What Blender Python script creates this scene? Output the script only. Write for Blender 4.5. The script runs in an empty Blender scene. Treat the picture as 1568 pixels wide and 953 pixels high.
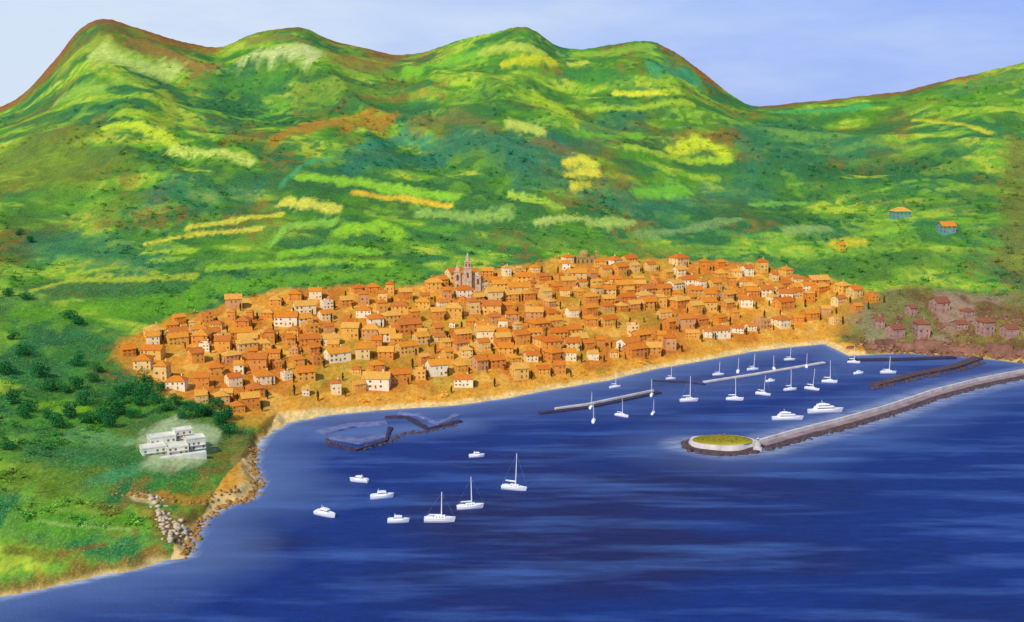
import bpy, bmesh, math, random
import numpy as np
from mathutils import Vector, Matrix
random.seed(4)
scene = bpy.context.scene
scene.view_settings.view_transform = 'Standard'
scene.view_settings.look = 'None'
scene.view_settings.exposure = 0
COL = scene.collection

# ------------------------------------------------------------------ survey geometry
H = 260.0; PITCH = math.radians(10.0); F = 1681.0; CU, CV = 784.0, 476.5
cP, sP = math.cos(PITCH), math.sin(PITCH)
def ray(u, v):
    cx = (u-CU)/F; cy = (CV-v)/F
    return np.array([cx, cP+cy*sP, -sP+cy*cP])
def sea_pt(u, v):
    d = ray(u, v); k = -H/d[2]
    return (d[0]*k, d[1]*k)
def at_dist(u, v, Y):
    d = ray(u, v); k = Y/d[1]
    return (d[0]*k, Y, H+d[2]*k)

# ------------------------------------------------------------------ noise
rs = np.random.RandomState(11); TAB = rs.rand(256, 256)
def vnoise(x, y):
    x = np.asarray(x, float); y = np.asarray(y, float)
    xi = np.floor(x).astype(int); yi = np.floor(y).astype(int)
    fx = x-xi; fy = y-yi
    fx = fx*fx*(3-2*fx); fy = fy*fy*(3-2*fy)
    a = TAB[xi & 255, yi & 255]; b = TAB[(xi+1) & 255, yi & 255]
    c = TAB[xi & 255, (yi+1) & 255]; d = TAB[(xi+1) & 255, (yi+1) & 255]
    return (a*(1-fx)+b*fx)*(1-fy)+(c*(1-fx)+d*fx)*fy
def fbm(x, y, o=4):
    s = 0; a = 0.5; t = 0
    for i in range(o):
        s = s+a*vnoise(x*(2**i)+17.3*i, y*(2**i)+9.1*i); t += a; a *= 0.5
    return s/t
def sstep(a, b, x):
    t = np.clip((x-a)/(b-a), 0, 1); return t*t*(3-2*t)

# ------------------------------------------------------------------ coast
coast_px = [(-500,935),(-200,925),(0,915),(60,902),(120,890),(200,872),(286,852),(294,825),(312,795),(345,775),(385,762),
 (398,742),(386,715),(392,690),(405,668),(440,648),(500,636),(560,630),(620,626),(700,621),(770,611),(850,596),
 (930,583),(1000,566),(1080,552),(1150,539),(1200,533),(1262,527),(1300,545),(1380,541),(1460,545),(1530,552),(1600,560),(1750,566),(2100,566)]
coast = [(-9000.0, 480.0), (-2500.0, 500.0)]+[sea_pt(*p) for p in coast_px]+[(9000.0, 1250.0)]
poly = coast+[(9000.0, 20000.0), (-9000.0, 20000.0)]
def seg_dist(x, y, pts):
    m = np.full(x.shape, 1e18)
    for (ax, ay), (bx, by) in zip(pts[:-1], pts[1:]):
        dx, dy = bx-ax, by-ay
        t = np.clip(((x-ax)*dx+(y-ay)*dy)/(dx*dx+dy*dy+1e-9), 0, 1)
        m = np.minimum(m, (x-ax-t*dx)**2+(y-ay-t*dy)**2)
    return np.sqrt(m)
def inside(x, y, pg):
    r = np.zeros(x.shape, bool); n = len(pg)
    for i in range(n):
        ax, ay = pg[i]; bx, by = pg[(i+1) % n]
        if ay == by: continue
        c = ((ay > y) != (by > y)) & (x < (bx-ax)*(y-ay)/(by-ay)+ax)
        r ^= c
    return r
def coast_d(x, y):
    d = seg_dist(x, y, coast)
    return np.where(inside(x, y, poly), d, -d)

# ridge line: u, v, distance
ridge_px = [(-400,240,2700),(-150,205,2700),(0,165,2750),(30,150,2800),(60,120,2800),(95,80,2850),(120,42,2850),(150,27,2900),(180,31,2900),(200,40,2900),
 (250,55,2950),(300,70,3000),(340,75,3000),(380,53,3050),(430,42,3050),(470,42,3100),(500,60,3100),(560,74,3100),(610,87,3150),
 (650,80,3100),(700,62,3050),(750,50,3000),(795,40,3000),(822,43,2950),(850,74,2950),(900,76,2950),(950,64,2900),(995,60,2900),
 (1030,76,2850),(1080,112,2800),(1112,142,2750),(1150,164,2700),(1200,159,2700),(1270,153,2700),(1340,145,2700),(1400,137,2650),(1450,122,2650),
 (1500,113,2600),(1568,94,2600),(1750,70,2600),(2000,110,2600)]
R = np.array([at_dist(*p) for p in ridge_px])
RT = R[:,0]/R[:,1]
TG = np.linspace(RT[0]-.2, RT[-1]+.2, 900); ZG = np.interp(TG, RT, R[:,2]); YG_ = np.interp(TG, RT, R[:,1])
def gsm(a, sig):
    k = np.arange(-4*sig, 4*sig+1); w = np.exp(-k**2/2/sig**2); w /= w.sum()
    return np.convolve(np.pad(a, len(k)//2, mode='edge'), w, 'valid')
ZG1 = gsm(ZG, 4); ZG2 = gsm(ZG, 40); YGS = gsm(YG_, 12)
def ridge(x, y, s=None):
    t = x/y; yr = np.interp(t, TG, YGS); z1 = np.interp(t, TG, ZG1)
    if s is None: return yr, z1
    t2 = t+.035*(1-sstep(.6, 1, s))*(fbm(x/240+2, y/240+8, 2)-.5)*2
    z2 = np.interp(t2, TG, ZG2); k = sstep(.62, 1.0, s)
    return yr, z1*k+z2*(1-k)
XCAPE = sea_pt(400, 740)[0]; XFORT = sea_pt(1330, 545)[0]
def height(x, y, full=False):
    x = np.asarray(x, float); y = np.asarray(y, float)
    d = coast_d(x, y)
    d = d+(fbm(x/14, y/14, 3)-.5)*5*(.35+1.25*(1-sstep(XCAPE-20, XCAPE+60, x)))*(1-sstep(20, 60, d))
    yr = np.interp(x/y, TG, YGS)
    dr = np.maximum(yr-y, 0)
    dp = np.maximum(d, 0)
    s = dp/(dp+dr+1e-6)
    _, zr = ridge(x, y, s)
    zz = zr+(np.maximum(zr, 430)-zr)*(1-sstep(.0, .75, s))
    z = zz*(0.85*s+0.15*s**3)
    m = sstep(.2, .42, s)*(1-sstep(.78, 1, s))*np.clip(zr/450, .5, 1.1)
    wx = x+60*(fbm(x/300, y/300, 2)-.5)+.25*y
    rid = 1-np.abs(2*fbm(wx/420+3, y/620+1, 3)-1)*2
    z = z+m*rid*40*(0.6+0.6*s)-m*20
    z = z+sstep(.18, .3, s)*(1-.8*sstep(.88, 1, s))*(fbm((x+.3*y)/85, y/130, 3)-.5)*18
    z = z+sstep(5, 60, d)*(fbm(x/30+5, y/30, 3)-.5)*4
    z = z+5*sstep(0, 9, d)*(1-sstep(XCAPE-20, XCAPE+50, x))*(1-sstep(60, 200, d))+8*sstep(2, 16, d)*sstep(XFORT-10, XFORT+40, x)*(1-sstep(60, 300, d))
    back = np.maximum(y-yr, 0)
    z = np.where(back > 0, z-back*.22, z)
    z = np.where(d < 0, np.maximum(-12, d*.3), z)
    z = np.maximum(z, -12)
    return (z, d, s) if full else z
YS = np.concatenate([np.arange(440, 1700, 2.0), np.arange(1700, 3300, 5.0)])
def locate(u, v):
    dr_ = ray(u, v); k = YS/dr_[1]
    xs = dr_[0]*k; zs = H+dr_[2]*k
    hz = np.maximum(height(xs, YS), 0)
    idx = np.nonzero(hz >= zs)[0]
    if len(idx) == 0:
        yr, zr = ridge(dr_[0], dr_[1]); return (float(dr_[0]*yr/dr_[1]), float(yr), float(zr))
    i = idx[0]
    return (float(xs[i]), float(YS[i]), float(hz[i]))

# ------------------------------------------------------------------ colour helpers
def lin(c, g=1.0):
    o = []
    for v in c[:3]:
        v = v/255.0
        o.append((v/12.92 if v <= .04045 else ((v+.055)/1.055)**2.4)/g)
    return tuple(o)
def lin4(c): return lin(c)+(1.0,)

def new_mat(name):
    m = bpy.data.materials.new(name); m.use_nodes = True
    nt = m.node_tree; b = nt.nodes['Principled BSDF']
    return m, nt, b
def noise_node(nt, scale, detail=4, vec=None, rough=.6):
    n = nt.nodes.new('ShaderNodeTexNoise'); n.inputs['Scale'].default_value = scale
    n.inputs['Detail'].default_value = detail; n.inputs['Roughness'].default_value = rough
    if vec is not None: nt.links.new(vec, n.inputs['Vector'])
    return n
def ramp(nt, fac, stops, interp='LINEAR'):
    r = nt.nodes.new('ShaderNodeValToRGB'); cr = r.color_ramp; cr.interpolation = interp
    while len(cr.elements) > 1: cr.elements.remove(cr.elements[-1])
    cr.elements[0].position = stops[0][0]; cr.elements[0].color = stops[0][1]
    for p, c in stops[1:]:
        e = cr.elements.new(p); e.color = c
    nt.links.new(fac, r.inputs[0]); return r
def mix(nt, fac, a, b, mode='MIX'):
    m = nt.nodes.new('ShaderNodeMix'); m.data_type = 'RGBA'; m.blend_type = mode
    for sock, val in ((m.inputs[0], fac), (m.inputs[6], a), (m.inputs[7], b)):
        if hasattr(val, 'links') or hasattr(val, 'is_linked'): nt.links.new(val, sock)
        else: sock.default_value = val
    return m.outputs[2]
def W(v): return (v, v, v, 1)
def simple(name, c, rough=.85, var=.35, scale=.4, spec=.2, colors=None, bump=.3):
    m, nt, b = new_mat(name)
    tc = nt.nodes.new('ShaderNodeTexCoord')
    n = noise_node(nt, scale, 4, tc.outputs['Object'])
    if colors:
        oi = nt.nodes.new('ShaderNodeObjectInfo')
        base = ramp(nt, oi.outputs['Random'], [(i/len(colors), lin4(k)) for i, k in enumerate(colors)], 'CONSTANT').outputs[0]
    else: base = lin4(c)
    r = ramp(nt, n.outputs[0], [(.25, W(1-var)), (.75, W(1+var*.3))])
    o = mix(nt, 1.0, base, r.outputs[0], 'MULTIPLY')
    nt.links.new(o, b.inputs['Base Color'])
    b.inputs['Roughness'].default_value = rough
    b.inputs['Specular IOR Level'].default_value = spec
    if bump:
        bp = nt.nodes.new('ShaderNodeBump'); bp.inputs['Strength'].default_value = bump; bp.inputs['Distance'].default_value = .3
        nt.links.new(n.outputs[0], bp.inputs['Height']); nt.links.new(bp.outputs[0], b.inputs['Normal'])
    return m

# ------------------------------------------------------------------ mesh helpers
def grid_object(name, X, Y, Z, cols=None, mat=None):
    ny, nx = X.shape
    me = bpy.data.meshes.new(name)
    co = np.stack([X, Y, Z], -1).reshape(-1, 3)
    me.vertices.add(len(co)); me.vertices.foreach_set('co', co.ravel())
    i = np.arange(nx*ny).reshape(ny, nx)
    q = np.stack([i[:-1,:-1], i[:-1,1:], i[1:,1:], i[1:,:-1]], -1).reshape(-1, 4)
    me.loops.add(q.size); me.loops.foreach_set('vertex_index', q.ravel().astype(np.int32))
    me.polygons.add(len(q)); me.polygons.foreach_set('loop_start', np.arange(0, q.size, 4, dtype=np.int32))
    me.update(calc_edges=True); me.validate()
    me.polygons.foreach_set('use_smooth', np.ones(len(me.polygons), bool))
    if cols is not None:
        a = me.color_attributes.new('Col', 'FLOAT_COLOR', 'POINT')
        c4 = np.concatenate([cols.reshape(-1, 3), np.ones((len(co), 1))], 1).astype(np.float32)
        a.data.foreach_set('color', c4.ravel())
    if mat: me.materials.append(mat)
    o = bpy.data.objects.new(name, me); COL.objects.link(o); return o

def tri_object(name, V, Fc, mat, cols=None, link=True):
    me = bpy.data.meshes.new(name)
    V = np.asarray(V, float); Fc = np.asarray(Fc, np.int32)
    me.vertices.add(len(V)); me.vertices.foreach_set('co', V.ravel())
    me.loops.add(Fc.size); me.loops.foreach_set('vertex_index', Fc.ravel())
    me.polygons.add(len(Fc)); me.polygons.foreach_set('loop_start', np.arange(0, Fc.size, 3, dtype=np.int32))
    me.update(calc_edges=True)
    if cols is not None:
        a = me.color_attributes.new('Col', 'FLOAT_COLOR', 'POINT')
        a.data.foreach_set('color', np.concatenate([cols, np.ones((len(V), 1))], 1).astype(np.float32).ravel())
    me.materials.append(mat)
    if not link: return me
    o = bpy.data.objects.new(name, me); COL.objects.link(o); return o

class MB:
    def __init__(s): s.v = []; s.f = []
    def add(s, vs, fs):
        n = len(s.v); s.v += [tuple(p) for p in vs]; s.f += [tuple(n+i for i in f) for f in fs]; return s
    def box(s, x0, x1, y0, y1, z0, z1, top=1.0):
        cx, cy = (x0+x1)/2, (y0+y1)/2
        def q(x, y): return (cx+(x-cx)*top, cy+(y-cy)*top, z1)
        return s.add([(x0,y0,z0),(x1,y0,z0),(x1,y1,z0),(x0,y1,z0),q(x0,y0),q(x1,y0),q(x1,y1),q(x0,y1)],
            [(0,3,2,1),(4,5,6,7),(0,1,5,4),(1,2,6,5),(2,3,7,6),(3,0,4,7)])
    def cyl(s, cx, cy, z0, z1, r0, r1=None, n=10):
        r1 = r0 if r1 is None else r1; vs = []
        for z, r in ((z0, r0), (z1, r1)):
            vs += [(cx+r*math.cos(2*math.pi*i/n), cy+r*math.sin(2*math.pi*i/n), z) for i in range(n)]
        fs = [(i, (i+1) % n, n+(i+1) % n, n+i) for i in range(n)]
        return s.add(vs, fs+[tuple(range(n-1, -1, -1)), tuple(range(n, 2*n))])
    def tube(s, a, b, r0, r1=None, n=6):
        r1 = r0 if r1 is None else r1
        a = Vector(a); b = Vector(b); d = (b-a).normalized()
        u = d.orthogonal().normalized(); w = d.cross(u); vs = []
        for p, r in ((a, r0), (b, r1)):
            for i in range(n):
                t = 2*math.pi*i/n; vs.append(p+u*(r*math.cos(t))+w*(r*math.sin(t)))
        fs = [(i, (i+1) % n, n+(i+1) % n, n+i) for i in range(n)]
        return s.add(vs, fs+[tuple(range(n-1, -1, -1)), tuple(range(n, 2*n))])
    def dome(s, cx, cy, z, r, hz, n=16, m=6):
        vs = [];
        for j in range(m):
            t = math.pi/2*j/m
            vs += [(cx+r*math.cos(t)*math.cos(2*math.pi*i/n), cy+r*math.cos(t)*math.sin(2*math.pi*i/n), z+hz*math.sin(t)) for i in range(n)]
        vs.append((cx, cy, z+hz)); fs = []
        for j in range(m-1):
            fs += [(j*n+i, j*n+(i+1) % n, (j+1)*n+(i+1) % n, (j+1)*n+i) for i in range(n)]
        fs += [((m-1)*n+i, (m-1)*n+(i+1) % n, m*n) for i in range(n)]
        return s.add(vs, fs)
    def mesh(s, name, mat, smooth=False):
        me = bpy.data.meshes.new(name); me.from_pydata(s.v, [], s.f); me.update()
        bm = bmesh.new(); bm.from_mesh(me); bmesh.ops.recalc_face_normals(bm, faces=bm.faces); bm.to_mesh(me); bm.free()
        if smooth: me.polygons.foreach_set('use_smooth', [True]*len(me.polygons))
        me.materials.append(mat); return me
def put(name, me, loc=(0,0,0), rz=0, sc=1, parent=None):
    o = bpy.data.objects.new(name, me); COL.objects.link(o)
    if parent: o.parent = parent
    o.location = loc; o.rotation_euler = (0, 0, rz)
    o.scale = (sc, sc, sc) if not isinstance(sc, tuple) else sc
    return o
def empty(name, loc, rz=0, sc=1): 
    o = put(name, None, loc, rz, sc); o.empty_display_size = 1; return o

# ------------------------------------------------------------------ TERRAIN
tt = np.linspace(-.68, .68, 1000)
yy = np.concatenate([np.geomspace(440, 3400, 740), np.geomspace(3430, 9000, 40)])
TT, YY = np.meshgrid(tt, yy); XX = TT*YY
Z, D, S = height(XX, YY, True)

town_px = [(182,545),(200,520),(262,500),(335,474),(400,455),(460,446),(560,440),(650,442),(690,425),(760,418),(880,396),(1000,400),(1090,402),
 (1180,412),(1245,432),(1352,462),(1300,500),(1250,514),(1150,530),(1060,545),(950,562),(850,582),(760,594),(640,606),(520,612),(430,634),(360,632),(270,602)]
town = [locate(*p)[:2] for p in town_px]
fort_px = [(1330,470),(1400,450),(1480,458),(1600,470),(1600,552),(1480,540),(1400,536),(1320,534)]
fort = [locate(*p)[:2] for p in fort_px]

n1 = fbm(XX/260, YY/420, 3); n2 = fbm(XX/90+40, YY/170+7, 3); n3 = fbm(XX/30+9, YY/70+3, 3); n4 = fbm(XX/9+1, YY/16+3, 3)
n5 = fbm((XX+.5*YY)/90+20, YY/60+31, 4); n6 = fbm((XX-.4*YY)/120+60, YY/70+51, 4)
def C(*c): return np.array(lin(c, 1.1))
col = np.zeros(XX.shape+(3,))
col[:] = C(72, 134, 38)
def over(c, m):
    global col
    m = np.clip(m, 0, 1)[..., None]; col = col*(1-m)+C(*c)*m
over((32, 112, 66), sstep(.48, .60, n1)*.8)
over((106, 118, 42), sstep(.52, .40, n1)*sstep(.45, .6, n2)*.7)
over((122, 176, 46), sstep(.52, .62, n5)*.75)
over((34, 104, 62), sstep(.54, .64, n6)*.6)
over((180, 196, 58), sstep(.60, .68, n5)*sstep(.35, .55, n4)*.8)
over((140, 180, 60), sstep(.40, .30, n6)*sstep(.4, .55, n4)*.8)
over((32, 100, 58), sstep(.45, .34, n5)*.6)
over((116, 166, 44), sstep(.58, .68, n3)*.5)
over((136, 100, 44), sstep(.60, .70, n2)*sstep(.45,.55,n4)*.6)

def stroke(pts, t, c, strength=.9, rough=1.0):
    P = [locate(*p) for p in pts]
    mid = pts[len(pts)//2]
    a = locate(mid[0], mid[1]+t); b = locate(mid[0], mid[1]-t)
    py = P[len(pts)//2][1]
    hw = max(abs(b[1]-a[1])/2, t*py/F); hx = t*py/F
    hw = min(hw, hx*9)
    if len(P) == 1: P = P*2
    xs = [p[0] for p in P]; ys = [p[1] for p in P]
    sel = (XX > min(xs)-hx*3) & (XX < max(xs)+hx*3) & (YY > min(ys)-hw*3) & (YY < max(ys)+hw*3)
    if not sel.any(): return
    dd = seg_dist(XX[sel]/hx, YY[sel]/hw, [(x/hx, y/hw) for x, y in zip(xs, ys)])
    nn = fbm(XX[sel]/(hx*.9)+3, YY[sel]/(hw*.9)+5, 4)
    m = np.clip((1.4-dd+(nn-.5)*rough*1.8)/.9, 0, 1)*min(1, strength*1.08)
    col[sel] = col[sel]*(1-m[:,None])+C(*c)*m[:,None]
TEAL=(30,112,84); DG=(28,92,52); YG=(164,196,46); LY=(214,214,66); OL=(120,122,48); BR=(136,92,44); RED=(140,66,36); BG=(104,176,48); PALE=(184,206,100); ORG=(204,136,36)
strokes = [  # field and scrub colours; some strokes also paint slope highlights and relief shading
 ([(20,240),(150,265)],40,(112,126,40),.6),([(60,300),(200,310)],25,(76,140,44),.6),
 ([(60,370),(230,400)],24,TEAL,.55),([(20,340),(80,360)],16,DG,.4),([(230,300),(380,300)],20,TEAL,.5),
 ([(540,250),(700,225),(860,240)],24,TEAL,.8),([(560,225),(620,205),(660,225)],12,(40,138,98),.8),([(800,270),(1000,315),(1160,290)],20,TEAL,.6),
 ([(900,210),(960,180)],22,TEAL,.5),([(1150,215),(1230,200),(1330,215)],20,(36,112,78),.6),([(1240,280),(1340,250),(1450,250)],18,DG,.55),
 ([(1080,330),(1230,330)],15,DG,.5),([(1250,410),(1480,400)],18,(66,116,46),.6),([(1560,220),(1565,420)],22,(110,110,50),.7),
 ([(1500,390),(1560,440)],20,(56,96,60),.6),([(870,110),(960,120)],14,(50,130,56),.6),([(1000,100),(1060,120)],11,(46,146,100),.8),
 ([(460,150),(620,140)],14,(80,120,50),.6),([(300,130),(420,120)],16,(70,138,50),.6),([(1300,300),(1500,320)],16,(40,104,60),.5),
 ([(430,208),(480,190),(600,178)],9,(172,124,40),.8),([(460,190),(560,172)],3,ORG,.7),([(350,215),(400,205)],8,BR,.5),
 ([(640,190),(700,175),(760,200)],13,(112,112,58),.6),([(820,215),(880,235)],9,BR,.45),([(1040,215),(1130,205)],9,BR,.5),([(560,150),(620,150)],7,BR,.5),
 ([(100,104),(150,64),(190,86)],13,(150,166,56),.7),([(205,62),(280,92),(330,100)],8,(150,110,54),.75),([(150,80),(190,98),(270,108)],8,PALE,.9),([(90,155),(150,138),(230,128)],8,(140,180,66),.7),
 ([(380,66),(430,56),(470,66)],5,(130,126,60),.7),([(375,88),(430,76),(480,84)],9,(196,210,126),.9),
 ([(520,90),(600,98)],6,(140,116,54),.7),([(620,110),(700,92),(740,82)],8,(116,180,46),.85),([(740,80),(790,70),(830,82)],7,(176,196,72),.85),
 ([(770,100),(850,95)],4,(190,196,44),.9),([(900,86),(995,72)],6,(132,172,56),.7),([(870,100),(900,96)],3,LY,.6),
 ([(1180,172),(1300,167),(1330,160)],4,(66,168,86),.8),([(1450,142),(1560,114)],8,(70,134,66),.7),
 ([(250,140),(262,168),(252,195)],7,(150,170,50),.85),([(160,196),(200,192),(250,210),(275,230)],6,(184,206,50),.95),([(262,232),(330,235),(385,250)],4,(196,214,96),1),
 ([(180,175),(250,186)],4,YG,.8),([(400,180),(440,160)],6,BG,.6),([(700,125),(725,130)],4,YG,.8),([(820,150),(860,170),(880,185)],6,YG,.9),([(780,190),(830,198)],7,(176,192,82),.9),
 ([(940,145),(1020,143)],4,(206,210,54),.95),([(900,170),(980,165),(1060,160)],4,YG,.7),([(880,205),(980,208)],4,BG,.8),([(1030,235),(1070,215),(1110,238)],9,(190,204,46),.9),
 ([(960,225),(1040,245),(1120,245)],5,YG,.75),([(1060,272),(1100,274)],4,YG,.6),([(868,252),(888,244),(908,250)],7,(218,208,64),.95),([(868,270),(890,264),(914,266)],6,(218,208,64),.95),([(876,286),(900,284)],5,(206,202,60),.9),
 ([(975,295),(1050,293)],8,(110,184,54),.85),([(1010,258),(1030,268)],4,YG,.6),([(1400,185),(1450,188),(1515,204)],4,(188,190,46),.9),([(1330,215),(1480,220)],5,(122,154,54),.6),
 ([(1190,200),(1250,205)],4,(100,154,66),.7),([(1150,315),(1230,312)],4,(120,180,66),.7),([(1480,300),(1560,280)],7,(100,134,46),.6),
 ([(460,272),(560,280),(700,300)],7,(140,198,50),.9),([(430,285),(470,250),(500,245)],4,(66,160,96),.7),([(540,296),(620,303),(690,316)],4,(226,190,50),.9),
 ([(430,312),(520,320)],6,(208,208,76),.95),([(290,348),(360,338),(430,330)],5,(204,200,60),.9),([(225,372),(300,360),(400,350)],4,(204,198,60),.9),([(220,388),(300,384)],4,YG,.8),
 ([(420,370),(440,345),(510,340)],6,(136,192,66),.85),([(520,355),(580,345),(610,360)],9,(146,200,44),.9),([(430,390),(500,380),(580,388)],6,(130,194,46),.85),
 ([(640,328),(720,335),(780,325)],6,(150,190,84),.8),([(780,300),(860,318)],5,(172,204,66),.85),([(820,342),(900,335)],4,PALE,.75),([(900,342),(970,340)],5,(166,192,90),.8),
 ([(980,360),(1080,345),(1130,335)],6,(126,160,90),.7),([(50,445),(110,430),(210,428),(300,424)],5,(164,182,50),.9),([(110,420),(190,410)],3,YG,.7),([(320,410),(480,400),(600,404)],5,(140,192,46),.85),
 ([(230,400),(280,396)],4,(150,190,56),.7),([(300,440),(500,425),(640,420)],10,(98,160,38),.8),([(640,350),(700,350)],5,(92,160,46),.7),([(700,370),(900,372),(1100,385)],8,(90,130,52),.6),
 ([(1200,355),(1270,350)],4,(144,176,92),.7),([(1275,375),(1320,370)],6,(196,184,46),.9),([(1100,355),(1180,365)],5,(80,140,66),.6),
 ([(30,480),(160,470),(300,465)],16,(90,154,32),.75),([(60,560),(140,520)],20,(40,110,48),.7),([(20,600),(200,600)],14,(36,98,44),.7),([(60,620),(130,628)],7,(116,166,34),.85),
 ([(20,540),(60,560)],12,(34,96,46),.6),([(30,640),(180,650)],12,(76,140,44),.7),([(110,665),(190,680)],11,(90,146,88),.7),([(20,730),(120,740)],26,(96,128,36),.8),([(140,740),(210,720)],10,(66,144,86),.7),
 ([(60,700),(110,690)],8,(56,118,66),.6),([(50,800),(130,810),(200,800)],16,(84,148,36),.75),([(20,840),(120,860)],14,(112,118,38),.75),([(90,850),(160,835)],4,BR,.7),
 ([(60,800),(120,808),(200,812)],2,(140,180,90),.7),([(340,650),(365,690),(375,720)],9,(122,126,56),.8),([(350,645),(400,645)],7,(204,154,50),.8),
 ([(222,672),(262,650),(318,668),(300,705),(240,700)],14,(176,192,140),.8),([(220,636),(290,618),(335,640),(350,668)],5,(24,84,40),.9),
 ([(240,760),(300,770),(360,755)],9,(176,128,36),.75),([(245,790),(270,830)],10,(130,84,44),.85),([(205,762),(235,770)],5,(210,190,130),.7),
 ([(360,700),(375,750)],7,(156,136,66),.8),
]
for s_ in strokes: stroke(*s_)
# bare earth and bracken along the crests
yrg = np.interp(XX/YY, TG, YGS); tg = XX/YY; dcr = yrg-YY
def tb(u): return (u-CU)/F/(cP+.26*sP)
cr_n = fbm(XX/60, YY/90+3, 4)
for (u0, u1, depth, st) in [(-100,345,120,.85),(478,625,80,.75),(340,480,60,.4),(770,850,40,.35),(1005,1118,90,.9),(1160,1500,55,.8)]:
    mm = sstep(tb(u0)-.004, tb(u0)+.012, tg)*(1-sstep(tb(u1)-.012, tb(u1)+.004, tg))
    mm = mm*np.clip((depth*(.3+1.4*cr_n)-dcr)/(depth*.8), 0, 1)*(dcr > -200)
    over((146, 78, 46), mm*st)
def smask(pg, soft):
    d = seg_dist(XX, YY, pg+[pg[0]]); ins = inside(XX, YY, pg)
    return np.clip((np.where(ins, d, -d)+(n3-.5)*30+soft)/soft, 0, 1)
near = YY < 1900
mt = smask(town, 16)*near
over((222, 146, 46), mt*.95)
over((232, 178, 80), mt*sstep(.50, .62, n4)*.7)
over((196, 106, 32), mt*sstep(.52, .42, n3)*.7)
over((160, 150, 46), mt*sstep(.58, .66, n2)*.4)
mf = smask(fort, 40)*near
over((128, 84, 58), mf*.8); over((92, 58, 46), mf*sstep(.5, .62, n4)*.6); over((164, 134, 120), mf*sstep(.52, .40, n3)*.7)
over((110, 130, 70), mf*sstep(.56, .66, n2)*.5)
towncoast = (XX > sea_pt(410,665)[0]) & near & (XX < XFORT)
bw = np.interp(XX, [sea_pt(440,650)[0], 0, XFORT], [44, 30, 26])
over((226, 158, 56), np.where(towncoast, np.clip((bw+(n4-.5)*24-D)/10, 0, 1), 0)); over((236, 200, 130), np.where(towncoast, np.clip((12+(n4-.5)*10-D)/6, 0, 1), 0))
over((146, 104, 46), np.where((~towncoast) & near, np.clip((11+(n4-.5)*14-D)/6, 0, 1)*.85, 0))
over((206, 178, 110), np.where((~towncoast) & near, np.clip((4+(n4-.5)*7-D)/2.5, 0, 1)*.9, 0))

m, nt, b = new_mat('hillside_ground'); L = nt.links
at = nt.nodes.new('ShaderNodeAttribute'); at.attribute_name = 'Col'
tc = nt.nodes.new('ShaderNodeTexCoord')
mp = nt.nodes.new('ShaderNodeMapping'); mp.inputs['Scale'].default_value = (1, .45, 1); L.new(tc.outputs['Object'], mp.inputs[0])
na = noise_node(nt, .35, 4, mp.outputs[0], .7); nb = noise_node(nt, .07, 4, mp.outputs[0], .65); nc = noise_node(nt, 1.0, 2, mp.outputs[0], .8)
ra = ramp(nt, na.outputs[0], [(.36, W(.74)), (.5, W(1)), (.64, W(1.2))])
rb = ramp(nt, nb.outputs[0], [(.35, W(.85)), (.6, W(1.1))])
c1 = mix(nt, 1.0, at.outputs['Color'], ra.outputs[0], 'MULTIPLY'); c1 = mix(nt, 1.0, c1, rb.outputs[0], 'MULTIPLY')
g = ramp(nt, nc.outputs[0], [(.54, W(0)), (.66, W(.4))])
c2 = mix(nt, g.outputs[0], c1, lin4((190, 196, 116)))
L.new(c2, b.inputs['Base Color']); b.inputs['Roughness'].default_value = .95; b.inputs['Specular IOR Level'].default_value = .05
bp = nt.nodes.new('ShaderNodeBump'); bp.inputs['Strength'].default_value = .4; bp.inputs['Distance'].default_value = 1.2
L.new(na.outputs[0], bp.inputs['Height']); L.new(bp.outputs[0], b.inputs['Normal'])
grid_object('hills_terrain', XX, YY, Z, col, m)

# ------------------------------------------------------------------ SEA
sx = np.concatenate([-np.geomspace(20000, 900, 30), np.linspace(-880, 880, 420), np.geomspace(900, 20000, 30)])
sy = np.concatenate([np.linspace(-3000, 440, 20), np.linspace(450, 1500, 360), np.geomspace(1520, 20000, 30)])
SX, SY = np.meshgrid(sx, sy); sd = -coast_d(SX, SY)
brk = [sea_pt(*p) for p in [(1610,566),(1500,588),(1430,606),(1360,630),(1290,650),(1220,668),(1165,684),(1105,690),(1060,682)]]
bd = seg_dist(SX, SY, brk)
pier = [sea_pt(*p) for p in [(500,665),(600,660),(700,650)]]
pd = seg_dist(SX, SY, pier)
hb = [sea_pt(*p) for p in [(760,625),(900,618),(1050,595),(1200,575),(1330,560)]]
hd = seg_dist(SX, SY, hb)
ns_ = fbm(SX/60, SY/40, 3)
shal = np.clip(1-np.maximum(sd, 0)/(40+60*ns_), 0, 1)*.8
shal = np.maximum(shal, np.clip(1-hd/70, 0, 1)*.4); shal = np.maximum(shal, np.clip(1-pd/40, 0, 1)*.8)
shal = np.maximum(shal, np.clip(1-bd/80, 0, 1)*.6)
foam = np.maximum(np.clip(1-np.maximum(sd, 0)/7, 0, 1)*np.where(SX < XCAPE+60, .9, .45), np.clip(1-np.maximum(bd-14, 0)/16, 0, 1)*.45)
dark = np.clip((fbm(SX/160+4, SY/90, 3)-.42)*4, 0, 1)*np.clip(1.2-(SX-50)/250, 0, 1)
m, nt, b = new_mat('sea_water'); L = nt.links
at = nt.nodes.new('ShaderNodeAttribute'); at.attribute_name = 'Col'
sep = nt.nodes.new('ShaderNodeSeparateColor'); L.new(at.outputs['Color'], sep.inputs[0])
tc = nt.nodes.new('ShaderNodeTexCoord')
mp = nt.nodes.new('ShaderNodeMapping'); mp.inputs['Rotation'].default_value = (0, 0, math.radians(-14)); mp.inputs['Scale'].default_value = (.007, .045, 1); L.new(tc.outputs['Object'], mp.inputs[0])
s1 = noise_node(nt, 1.0, 4, mp.outputs[0], .55)
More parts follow.
